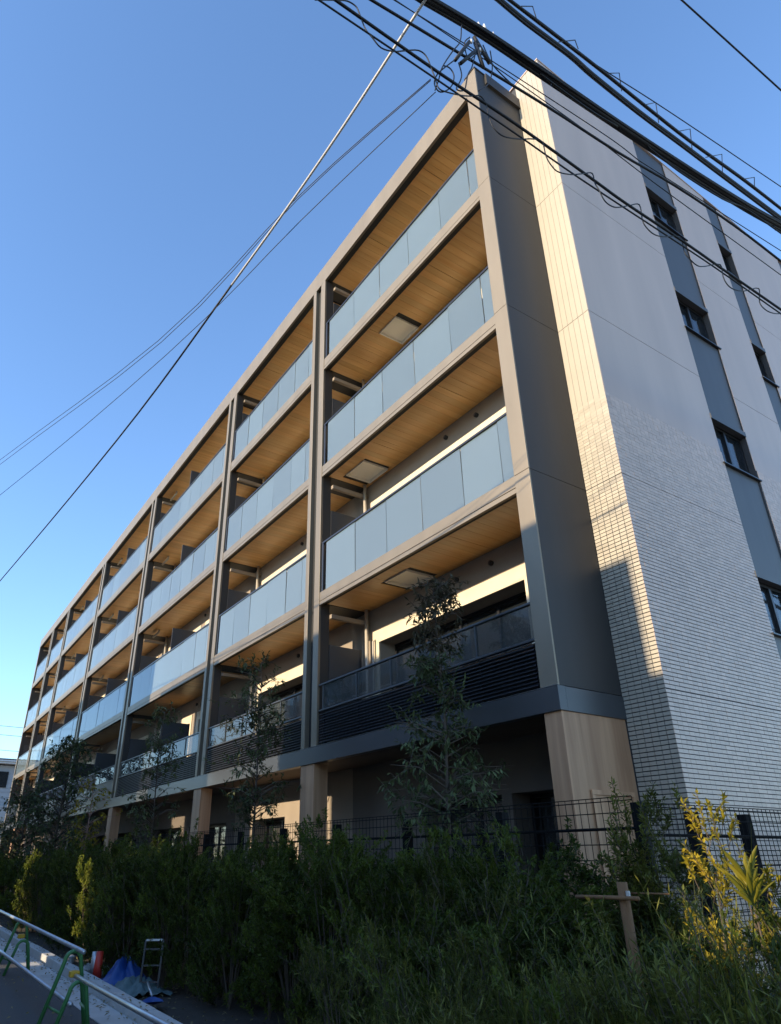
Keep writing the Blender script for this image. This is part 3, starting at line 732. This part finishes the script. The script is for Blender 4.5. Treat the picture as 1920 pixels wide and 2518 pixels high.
def tree(label, x, y, h, crown, nb, leaves, L, W, m_leaf, seed, bark='bark', r0=.035, droop=.5, dry=None):
    """slender young tree; crown = list of (z, radius) giving the outline"""
    random.seed(seed)
    t = empty('tree', label, 'tree', (x, y, 0)); st, br, lf, ld = MB(), MB(), MB(), MB()
    pts = []; px = py = 0.0
    for i in range(9):
        u = i / 8; pts.append(Vector((px, py, h * u * .97))); px += random.uniform(-.03, .03); py += random.uniform(-.03, .03)
    st.tube(pts, r0, 7, r1=.006)
    def rad(z):
        for (za, ra), (zb, rb) in zip(crown[:-1], crown[1:]):
            if za <= z <= zb: return ra + (rb - ra) * (z - za) / (zb - za)
        return crown[-1][1]
    zlo, zhi = crown[0][0], crown[-1][0]
    for i in range(nb):
        z = zlo + (zhi - zlo) * random.random(); a = random.uniform(0, 6.283); Rr = rad(z) * random.uniform(.55, 1.05)
        u = min(.999, max(0, (z - .25 * Rr) / (h * .97))); k = u * 8; b0 = pts[int(k)].lerp(pts[min(8, int(k) + 1)], k - int(k))
        e = Vector((Rr * math.cos(a), Rr * math.sin(a), z)) ; mid = b0.lerp(e, .5) + Vector((0, 0, Rr * .12)) + rnd(.04)
        br.tube([b0, mid, e], .008 + .006 * Rr, 5, r1=.002, cap=False)
        tgt = ld if (dry and z > dry) else lf
        tgt.cur = random.random() ** 1.4
        nt = max(2, leaves // nb // 7)
        for j in range(nt):
            s = random.uniform(.3, 1.0); q = (b0.lerp(mid, s * 2) if s < .5 else mid.lerp(e, s * 2 - 1))
            td = (rnd(1) + Vector((0, 0, .1))).normalized(); tl = random.uniform(.08, .26) * (.6 + Rr)
            br.tube([q, q + td * tl], .003, 3, cap=False)
            for c in range(7):
                p = q + td * (tl * (.25 + .75 * c / 6)); d = td * .7 + rnd(.9) + Vector((0, 0, -droop))
                leaf(tgt, p, d, L * random.uniform(.6, 1.25), W * random.uniform(.7, 1.2), .18)
    st.build('trunk', bark, t, smooth=True); br.build('branches', bark, t)
    cr = lf.build('crown', m_leaf, t)
    if ld.v: ld.build('dry_top', 'leaf_dry', t)
    return t
tree('leafy young tree with drooping leaves in front of the nearest balcony', -1.35, -.62, 5.1, [(1.9, .6), (2.3, .95), (2.8, .85), (3.5, .5), (4.2, .36), (4.7, .42), (5.05, .25)], 105, 4300, .105, .034, 'leaf_tree', 81, dry=4.15)
tree('slender dark tree in front of the second balcony bay', -6.4, -.8, 5.2, [(2.2, .45), (2.9, .85), (3.6, .65), (4.2, .7), (4.8, .6), (5.15, .3)], 95, 2900, .10, .036, 'leaf_tree', 82, r0=.03)
tree('dark young tree in front of the third balcony bay', -12.0, -.8, 5.2, [(1.8, .7), (2.8, .9), (3.6, .7), (4.5, .55), (5.1, .25)], 75, 1700, .11, .042, 'leaf_tree', 83, r0=.03)
tree('sparse tree with pinkish bare branches and few pale leaves beside the sunlit hedge', -17.7, -1.0, 4.0, [(1.8, .45), (2.6, .8), (3.3, .9), (3.9, .5)], 40, 500, .13, .06, 'leaf_yellow', 84, bark='bark_pink', r0=.045)
tree('dark tree covering the fourth balcony bay', -22.5, -1.0, 6.0, [(1.3, 1.3), (2.6, 1.9), (4.0, 1.8), (5.0, 1.2), (5.7, .5)], 160, 5200, .15, .065, 'leaf_tree', 85, r0=.07)
tree('dark tree at the far left foot of the building', -29.5, -1.0, 4.6, [(1.0, 1.5), (2.4, 2.0), (3.4, 1.7), (4.3, .6)], 120, 3400, .17, .075, 'leaf_tree', 86, r0=.06)
tree('low dark tree beyond the building left end', -38, -1.2, 3.6, [(1.0, 1.5), (2.0, 2.0), (3.4, .9)], 90, 2200, .18, .08, 'leaf_tree', 87, r0=.06)

# ------------------------------------------------------------------ stake, barricades and site litter
sk = empty('tree_stake', 'brown log stake with lashed horizontal bamboo bars among the grass', 'stake', (1.99, -2.02, 0))
MB().tube([(0, 0, 0), (.004, 0, .8), (0, 0, 1.49)], .036, 12, r1=.034).build('log', 'stake_wood', sk, smooth=True)
MB().tube([(-.36, -.04, 1.392), (-.1, -.045, 1.398), (.14, -.04, 1.40)], .013, 8).build('bar', 'stake_wood', sk, smooth=True)
MB().tube([(.02, .05, 1.425), (.30, .05, 1.43)], .006, 6).build('bar', 'stake_wood', sk, smooth=True)
MB().tube([(.05, -.02, 1.40), (.05, -.02, 1.44)], .014, 6).build('lashing', 'cable_white', sk)
def stand(label, x, y):
    s = empty('barricade_stand', label, 'barricade', (x, y, 0), 'barricade stands'); 
    def arch(dx, h, w):
        p = [(dx, -w, 0)]
        for i in range(9):
            a = math.pi * i / 8; p.append((dx, -.085 * math.cos(a), h - .09 + .09 * math.sin(a)))
        p.append((dx, w * .8, 0)); return p
    MB().tube(arch(0, .70, .27), .022, 10).build('arch', 'green_paint', s, smooth=True)
    MB().tube(arch(.42, .46, .20), .022, 10).build('arch', 'green_paint', s, smooth=True)
    MB().tube([(-.01, .15, .20), (.43, .11, .20)], .014, 8).build('cross_bar', 'green_paint', s, smooth=True)
    MB().tube([(-.01, -.19, .20), (.43, -.15, .20)], .014, 8).build('cross_bar', 'green_paint', s, smooth=True)
    box('clamp', 'yellow_paint', s, .10, .19, -.05, .05, .47, .53, bevel=.01)
    return s
stand('green steel barricade stand nearest the camera, holding a scaffold pipe', -3.85, -4.08)
stand('farther green steel barricade stand on the road edge', -8.4, -3.92)
tag(MB().tube([(-15.5, -3.86, .72), (-3.5, -4.06, .722)], .0243, 12).build('steel_pipe', 'galv', smooth=True), 'long steel scaffold pipe resting on top of both green stands', 'pipe')
tag(MB().tube([(-14.5, -4.14, .285), (-3.35, -4.15, .275)], .0243, 12).build('steel_pipe', 'galv', smooth=True), 'lower steel scaffold pipe running along the gutter', 'pipe')
tag(MB().tube([(-3.75, -4.07, .485), (1.2, -4.02, .49)], .0243, 12).build('steel_pipe', 'galv', smooth=True), 'steel scaffold pipe leading from the nearest green stand towards the right', 'pipe')
rp = empty('marker_post', 'short red and grey marker post behind the nearest stand', 'post', (-6.72, -3.05, 0))
MB().tube([(-.12, 0, 0), (-.12, 0, .36)], .075, 14, r1=.06).build('grey_sleeve', 'galv', rp, smooth=True)
MB().tube([(.06, 0, 0), (.06, 0, .38)], .07, 14, r1=.05).build('red_sleeve', 'red_plastic', rp, smooth=True)
def tarp(label, m, cx, cy, rx, ry, h, seed):
    random.seed(seed); N = 22; mm = MB()
    ph = [random.uniform(0, 6) for _ in range(6)]
    for i in range(N):
        for j in range(N):
            u, v = i / (N - 1) * 2 - 1, j / (N - 1) * 2 - 1; rr_ = math.hypot(u, v); a = math.atan2(v, u)
            z = h * max(0, 1 - rr_ ** 1.6) * (1 + .35 * math.sin(5 * a + ph[0]) + .2 * math.sin(11 * a + ph[1])) + .02 * math.sin(14 * u + ph[2]) * math.sin(12 * v + ph[3]) + .03
            e = 1 + .15 * math.sin(3 * a + ph[4])
            mm.v.append((u * rx * e, v * ry * e, max(.01, z) + random.uniform(-.008, .008)))
    for i in range(N - 1):
        for j in range(N - 1):
            k = i * N + j; mm.f.append((k, k + N, k + N + 1, k + 1)); mm.mi.append(0)
    o = mm.build('tarpaulin', m, None); o.location = (cx, cy, 0)
    s = o.modifiers.new('thickness', 'SOLIDIFY'); s.thickness = .004
    o.data.polygons.foreach_set('use_smooth', [True] * len(o.data.polygons))
    return tag(o, label, 'tarpaulin')
tarp('crumpled blue tarpaulin heap on the bare soil beside the hedge', 'tarp_blue', -6.3, -2.75, .48, .30, .24, 91)
tarp('grey-green mesh sheet spread on the soil beside the blue tarpaulin', 'tarp_grey', -5.55, -2.80, .55, .28, .12, 92)
ld = empty('step_ladder', 'small aluminium ladder standing upright in front of the hedge', 'ladder', (-5.25, -2.72, 0)); ld.rotation_euler = (R(-8), 0, R(60))
for sx in (-.12, .12): cbox('rail', 'alu_rail', ld, sx - .012, sx + .012, -.02, .02, 0, .62)
for i in range(3): cbox('rung', 'alu_rail', ld, -.108, .108, -.018, .018, .12 + .19 * i, .14 + .19 * i)
cbox('top_step', 'galv', ld, -.11, .11, -.03, .03, .605, .63)
sh = empty('shovel', 'shovel with a blue blade lying on the soil at the hedge foot', 'shovel', (-4.4, -2.95, .05)); sh.rotation_euler = (0, 0, R(-12))
MB().tube([(-.6, 0, .12), (0, 0, .06)], .015, 8).build('handle', 'galv', sh, smooth=True)
mm = MB(); mm.v = [(0, -.03, .05), (0, .03, .05), (.10, -.12, .03), (.10, .12, .03), (.30, -.11, .04), (.30, .11, .04), (.40, 0, .06), (.10, 0, .0), (.28, 0, .01)]
mm.f = [(0, 2, 7), (0, 7, 1), (1, 7, 3), (2, 4, 8, 7), (7, 8, 5, 3), (4, 6, 8), (8, 6, 5)]; mm.mi = [0] * 7
mm.build('blade', 'tarp_blue', sh)
bk = empty('water_bucket', 'pale blue bucket half hidden in the grass at the bottom', 'bucket', (.75, -3.05, 0))
MB().tube([(0, 0, 0), (0, 0, .42)], .11, 18, r1=.13).build('body', 'tarp_grey', bk, smooth=True)
random.seed(95)
for (bx, by, bl) in [(-7.6, -2.95, 'pale rubble stone on the soil left of the blue tarpaulin'), (-7.25, -2.8, 'small brown rubble stone beside the blue tarpaulin'), (-8.9, -2.95, 'grey rubble stone near the kerb behind the far stand')]:
    mm = MB(); 
    for i in range(5):
        for j in range(8):
            a = 2 * math.pi * j / 8; b = math.pi * (i + .5) / 5; k = .09 * random.uniform(.75, 1.2); mm.v.append((k * 1.4 * math.cos(a) * math.sin(b), k * math.sin(a) * math.sin(b), k * .8 * math.cos(b) + .05))
    for i in range(4):
        for j in range(8): mm.f.append((i * 8 + j, (i + 1) * 8 + j, (i + 1) * 8 + (j + 1) % 8, i * 8 + (j + 1) % 8)); mm.mi.append(0)
    mm.f += [tuple(range(8)), tuple(reversed(range(32, 40)))]; mm.mi += [0, 0]
    o = mm.build('stone', 'concrete', None); o.location = (bx, by, 0); tag(o, bl, 'stone')

random.seed(97); lit = MB()
for _ in range(2600):
    px_, py_ = random.uniform(-22, 3.5), random.choice([random.uniform(-3.18, -2.2), random.gauss(-3.42, .12), random.uniform(-5.2, -3.7)])
    if py_ < -3.7 and random.random() < .7: continue
    zz = .006 if py_ > -3.19 else (.138 if -3.357 < py_ < -3.19 else .014)
    leaf(lit, Vector((px_, py_, zz)), Vector((random.uniform(-1, 1), random.uniform(-1, 1), random.uniform(.0, .3))), random.uniform(.03, .07), random.uniform(.015, .03))
lo = lit.build('leaf_litter', 'leaf_straw', None); tag(lo, 'fallen dry leaves scattered on the soil, kerb and gutter', 'leaves'); lo['kind'] = 'stuff'
# ------------------------------------------------------------------ overhead cables
def smooth_path(p, n=4):
    p = [Vector(q) for q in p]; out = []
    for i in range(len(p) - 1):
        a, b, c, d = p[max(0, i - 1)], p[i], p[i + 1], p[min(len(p) - 1, i + 2)]
        for j in range(n):
            t = j / n; out.append(.5 * ((2 * b) + (c - a) * t + (2 * a - 5 * b + 4 * c - d) * t * t + (3 * b - a - 3 * c + d) * t ** 3))
    out.append(p[-1]); return out
def extend(p, back=9.0, fwd=16.0):
    p = [Vector(q) for q in p]; d0 = (p[0] - p[-1]).normalized(); d0.z *= .3
    a = p[0] + d0 * back; b = p[-1] - d0 * fwd
    return [a] + p + [b]
def cable(name, p, r, label, m='cable_black', ext=True, group='overhead cables', n=6):
    q = smooth_path(p)
    if ext: q = extend(q)
    o = MB().tube(q, r, n).build(name, m, None, smooth=True); return tag(o, label, 'cable', group)
W1 = [(2.91, -4.02, 8.09), (2.96, -3.42, 8.22), (3.01, -2.84, 8.18), (3.02, -2.72, 8.19), (3.11, -1.75, 8.09), (3.2, -0.7, 8.08), (3.28, 0.24, 8.17), (3.34, 0.9, 8.2)]
W1 = [(2.91, -4.02, 8.13), (2.96, -3.42, 8.19), (3.02, -2.72, 8.17), (3.11, -1.75, 8.11), (3.2, -0.7, 8.10), (3.28, 0.24, 8.14), (3.34, 0.9, 8.2)]
bd = empty('cable_bundle', 'thick black cable bundle crossing above the building corner', 'cable', (0, 0, 0), 'overhead cables')
for dx, dz, r in [(0, 0, .030), (.024, .028, .015), (-.02, -.028, .016), (.03, -.012, .012)]:
    MB().tube(extend(smooth_path([(a + dx, b, c + dz + random.uniform(-.008, .008)) for a, b, c in W1])), r, 8).build('strand', 'cable_black', bd, smooth=True)
MB().tube(smooth_path([(3.02, -2.72, 8.14), (3.05, -2.47, 8.08), (3.08, -2.08, 8.055), (3.11, -1.75, 8.08)]), .010, 6).build('slack_strand', 'cable_black', bd, smooth=True)
MB().tube(smooth_path([(3.14, -1.4, 8.09), (3.18, -.9, 7.99), (3.24, -.2, 8.0), (3.28, 0.24, 8.10), (3.34, .9, 8.05), (3.5, 2.6, 7.9)]), .009, 6).build('slack_strand', 'cable_black', bd, smooth=True)
for y, xx in ((-1.72, 3.11), (-.4, 3.22), (.75, 3.32), (-2.6, 3.03)):
    MB().tube([(xx, y, 8.06), (xx, y + .02, 8.21)], .006, 5).build('tie', 'cable_black', bd)
W2 = [(3.06, -3.21, 8.75), (3.08, -2.88, 8.7), (3.12, -2.33, 8.66), (3.14, -2.04, 8.6), (3.18, -1.39, 8.52), (3.23, -0.72, 8.47), (3.27, -0.1, 8.44), (3.35, 0.97, 8.35)]
W2u = [(3.07, -3.07, 8.89), (3.09, -2.7, 8.90), (3.15, -1.9, 8.82), (3.2, -1.23, 8.73), (3.24, -0.55, 8.67), (3.31, 0.36, 8.66), (3.36, 1.08, 8.6)]
W2t = [(3.13, -2.3, 8.83), (3.15, -1.9, 8.86), (3.21, -1.01, 8.98), (3.29, 0.14, 9.08), (3.38, 1.34, 9.15)]
b2 = empty('cable_bundle', 'upper right cable bundle with wire hoops along its top', 'cable', (0, 0, 0), 'overhead cables')
for p, dz, r in [(W2, 0, .026), (W2, .032, .014), (W2, -.028, .013), (W2u, 0, .016), (W2u, .022, .010)]:
    MB().tube(extend(smooth_path([(a, b, c + dz + random.uniform(-.012, .012)) for a, b, c in p])), r, 8).build('strand', 'cable_black', b2, smooth=True)
MB().tube(smooth_path(W2t + [(3.9, 8, 9.5)]), .0055, 5).build('messenger_wire', 'cable_black', b2, smooth=True)
for h in [[(3.08, -2.9, 8.95), (3.09, -2.73, 9.12), (3.09, -2.71, 8.95)], [(3.11, -2.45, 8.78), (3.13, -2.18, 9.06), (3.13, -2.16, 8.93)], [(3.16, -1.73, 8.89), (3.17, -1.54, 9.06), (3.17, -1.6, 8.7)], [(3.19, -1.29, 8.71), (3.21, -1.0, 8.99), (3.21, -1.08, 8.58)], [(3.23, -0.72, 8.71), (3.25, -0.45, 8.95), (3.24, -0.55, 8.54)], [(3.26, -0.32, 8.56), (3.29, 0.08, 8.89), (3.28, -0.06, 8.49)], [(3.31, 0.35, 8.64), (3.33, 0.7, 8.91), (3.32, 0.61, 8.68)]]:
    MB().tube(h, .005, 5).build('hoop', 'cable_black', b2)
cable('cable', [(3.96, -1.76, 8.81), (4.0, -1.11, 8.77), (4.06, -0.26, 8.67)], .008, 'single thin cable alone at the upper right corner of the sky')
cable('cable', [(2.87, -4.52, 7.60), (2.94, -3.64, 7.64), (3.02, -2.73, 7.66), (3.1, -1.87, 7.62), (3.17, -1.06, 7.66), (3.25, -0.17, 7.6), (3.31, 0.56, 7.48)], .012, 'medium black cable just below the thick bundle')
cable('cable', [(2.7, -4.17, 8.31), (2.77, -3.31, 8.34), (2.84, -2.49, 8.33), (2.93, -1.56, 8.27), (2.96, -1.19, 8.2)], .0048, 'upper of the two thin wires crossing the sunlit tile strip')
cable('cable', [(2.7, -4.14, 8.33), (2.77, -3.32, 8.29), (2.82, -2.8, 8.24), (2.9, -1.81, 8.13), (2.97, -1.03, 7.97), (3.08, 0.2, 7.78), (3.15, 0.99, 7.66)], .0048, 'lower of the two thin wires crossing the sunlit tile strip')
cable('cable', [(2.89, -4.84, 7.19), (2.94, -3.92, 7.12), (2.99, -3.17, 7.08), (3.04, -2.3, 6.99), (3.07, -1.89, 6.93), (3.12, -1.11, 6.89), (3.15, -0.55, 6.85), (3.21, 0.4, 6.77)], .0125, 'black cable wrapped by a looping spiral wire')
cable('cable', [(2.88, -4.98, 7.06), (2.94, -4.02, 7.0), (2.99, -3.15, 6.94), (3.03, -2.48, 6.88), (3.1, -1.36, 6.83), (3.14, -0.7, 6.80), (3.21, 0.36, 6.69)], .0075, 'lowest of the overhead cables, under the spiral-wrapped one')
W8 = [(2.88, -5.0, 7.03), (2.89, -4.83, 7.2), (2.89, -4.74, 7.29), (2.9, -4.67, 7.28), (2.9, -4.64, 7.22), (2.9, -4.59, 7.08), (2.91, -4.54, 7.01), (2.91, -4.46, 6.96), (2.92, -4.35, 7.01), (2.92, -4.24, 7.13), (2.93, -4.12, 7.24), (2.94, -4.05, 7.22), (2.94, -4.01, 7.11), (2.94, -3.98, 7.02), (2.94, -3.95, 6.91), (2.95, -3.88, 6.91), (2.96, -3.73, 6.99), (2.96, -3.61, 7.09), (2.97, -3.53, 7.15), (2.97, -3.47, 7.1), (2.97, -3.46, 6.95), (2.97, -3.42, 6.84), (2.98, -3.33, 6.8), (2.99, -3.15, 6.9), (3.0, -2.99, 7.02), (3.01, -2.88, 7.06), (3.01, -2.86, 6.88), (3.01, -2.8, 6.8), (3.02, -2.74, 6.77), (3.03, -2.58, 6.85), (3.04, -2.42, 6.97), (3.04, -2.28, 7.08), (3.04, -2.27, 6.96), (3.05, -2.25, 6.87), (3.05, -2.2, 6.77), (3.05, -2.1, 6.77), (3.06, -2.01, 6.81), (3.07, -1.84, 6.94), (3.08, -1.68, 7.05), (3.08, -1.7, 6.83), (3.08, -1.66, 6.76), (3.09, -1.58, 6.72), (3.1, -1.44, 6.77), (3.11, -1.25, 6.89), (3.11, -1.12, 6.94), (3.11, -1.14, 6.75), (3.12, -1.09, 6.67), (3.12, -0.98, 6.66), (3.13, -0.85, 6.72), (3.15, -0.56, 6.9), (3.15, -0.58, 6.72), (3.15, -0.54, 6.64), (3.16, -0.45, 6.62), (3.17, -0.24, 6.71), (3.19, 0.07, 6.9), (3.18, 0.0, 6.68), (3.19, 0.05, 6.6), (3.2, 0.19, 6.62), (3.21, 0.37, 6.7)]
cable('lashing_wire', W8, .0055, 'thin wire looping in repeated curls round the lower cables', ext=False, n=5)
gy = empty('guy_wire', 'guy wire with sunlight painted white on its upper stretch slanting across the sky to the left', 'cable', (0, 0, 0), 'overhead cables')
G = [(3.4, -3.96, 8.2), (2.92, -3.99, 8.1), (1.48, -4.09, 7.85), (-0.44, -4.23, 7.72), (-4.35, -4.5, 7.66), (-13.45, -5.14, 8.2), (-26, -6.0, 9.2)]
gp = smooth_path(G, 6)
kk = next(i for i, p in enumerate(gp) if p.x < -.3)
MB().tube(gp[:kk + 1], .013, 7).build('sunlit_stretch', 'cable_white', gy, smooth=True); MB().tube(gp[kk:], .012, 7).build('wire', 'cable_black', gy, smooth=True)  # sunlight on the upper wire is painted in as white
T = [(2.44, -3.54, 8.14), (0.68, -3.98, 8.15), (-1.94, -4.63, 7.95), (-7.26, -5.96, 8.35), (-16, -8.1, 9.0)]
cable('cable', [(2.44, -3.54, 8.14), (0.68, -3.98, 8.17), (-1.94, -4.63, 7.82), (-7.26, -5.96, 8.35), (-16, -8.1, 9.2)], .0042, 'upper of two nearly touching thin wires crossing the left sky', ext=False, n=5)
cable('cable', [(2.44, -3.54, 8.12), (0.68, -3.98, 8.13), (-1.86, -4.61, 7.74), (-7.2, -5.94, 8.23), (-16, -8.1, 9.0)], .0042, 'lower of two nearly touching thin wires crossing the left sky', ext=False, n=5)
cable('cable', [(2.48, -3.53, 7.9), (0.77, -3.96, 7.74), (-1.64, -4.56, 7.41), (-6.75, -5.83, 7.4), (-16, -8.1, 7.9)], .0042, 'thin wire below the pair, between it and the guy wire', ext=False, n=5)
# junction of drop cables on the bundle
jn = empty('cable_junction', 'tangle of connectors, loops and white insulators hanging from the thick bundle', 'junction', (2.97, -3.5, 8.1))
def J(p): return [(a - 2.97, b + 3.5, c - 8.1) for a, b, c in p]
for p, r in [([(2.955, -3.75, 7.44), (2.96, -3.56, 7.88)], .015), ([(2.945, -3.68, 7.48), (2.965, -3.47, 7.86)], .016), ([(2.97, -3.44, 7.62), (2.968, -3.5, 7.92)], .016), ([(2.975, -3.36, 7.75), (2.968, -3.5, 8.0)], .017)]:
    MB().tube(J(p), r, 8).build('connector', 'cable_black', jn, smooth=True)
for q in [(2.97, -3.42, 8.27), (2.98, -3.36, 8.29), (2.985, -3.26, 8.26)]:
    MB().tube(J([(q[0], q[1], q[2] - .06), (q[0], q[1], q[2] - .01), (q[0], q[1], q[2] + .03)]), .022, 8, r1=.008).build('insulator', 'porcelain', jn, smooth=True)
for q in [(2.965, -3.54, 7.90), (2.97, -3.45, 7.86)]:
    MB().tube(J([(q[0], q[1], q[2] - .02), (q[0], q[1], q[2] + .02)]), .011, 8).build('insulator', 'porcelain', jn, smooth=True)
for p in [[(2.96, -3.63, 8.05), (2.95, -3.66, 7.8), (2.95, -3.77, 7.54), (2.94, -3.89, 7.23), (2.93, -3.93, 7.05), (2.93, -3.98, 6.87)],
          [(2.94, -3.87, 7.27), (2.94, -3.81, 7.3), (2.95, -3.78, 7.22), (2.94, -3.8, 7.09), (2.94, -3.87, 6.95), (2.93, -3.94, 6.89), (2.93, -3.98, 6.95), (2.93, -3.95, 7.08), (2.94, -3.88, 7.22), (2.955, -3.72, 7.5)],
          [(2.95, -3.71, 7.45), (2.95, -3.69, 7.32), (2.95, -3.72, 7.19), (2.95, -3.77, 7.05), (2.95, -3.68, 7.12), (2.96, -3.63, 7.35), (2.96, -3.57, 7.51), (2.97, -3.5, 7.8)],
          [(2.98, -3.33, 7.95), (2.98, -3.33, 7.82), (2.98, -3.34, 7.68), (2.97, -3.38, 7.49), (2.97, -3.44, 7.36), (2.96, -3.53, 7.23)],
          [(2.965, -3.55, 7.95), (2.96, -3.62, 7.8), (2.955, -3.6, 7.6), (2.96, -3.55, 7.66), (2.97, -3.46, 7.85)],
          [(2.97, -3.40, 7.98), (2.975, -3.34, 7.8), (2.98, -3.26, 7.72), (2.98, -3.1, 7.68)]]:
    MB().tube(smooth_path(J(p)), .0055, 5).build('drop_loop', 'cable_black', jn, smooth=True)
# far wires beyond the building
for i, (za, l_) in enumerate([(13.6, 'highest'), (12.75, 'middle'), (11.3, 'lowest')]):
    tag(MB().tube([(-72, -14, za + .5), (-71, 0, za), (-70, 14, za - .3)], .02, 5).build('cable', 'cable_black', None, smooth=True), l_ + ' of three faint wires at the far left beyond the building', 'cable', 'far wires')
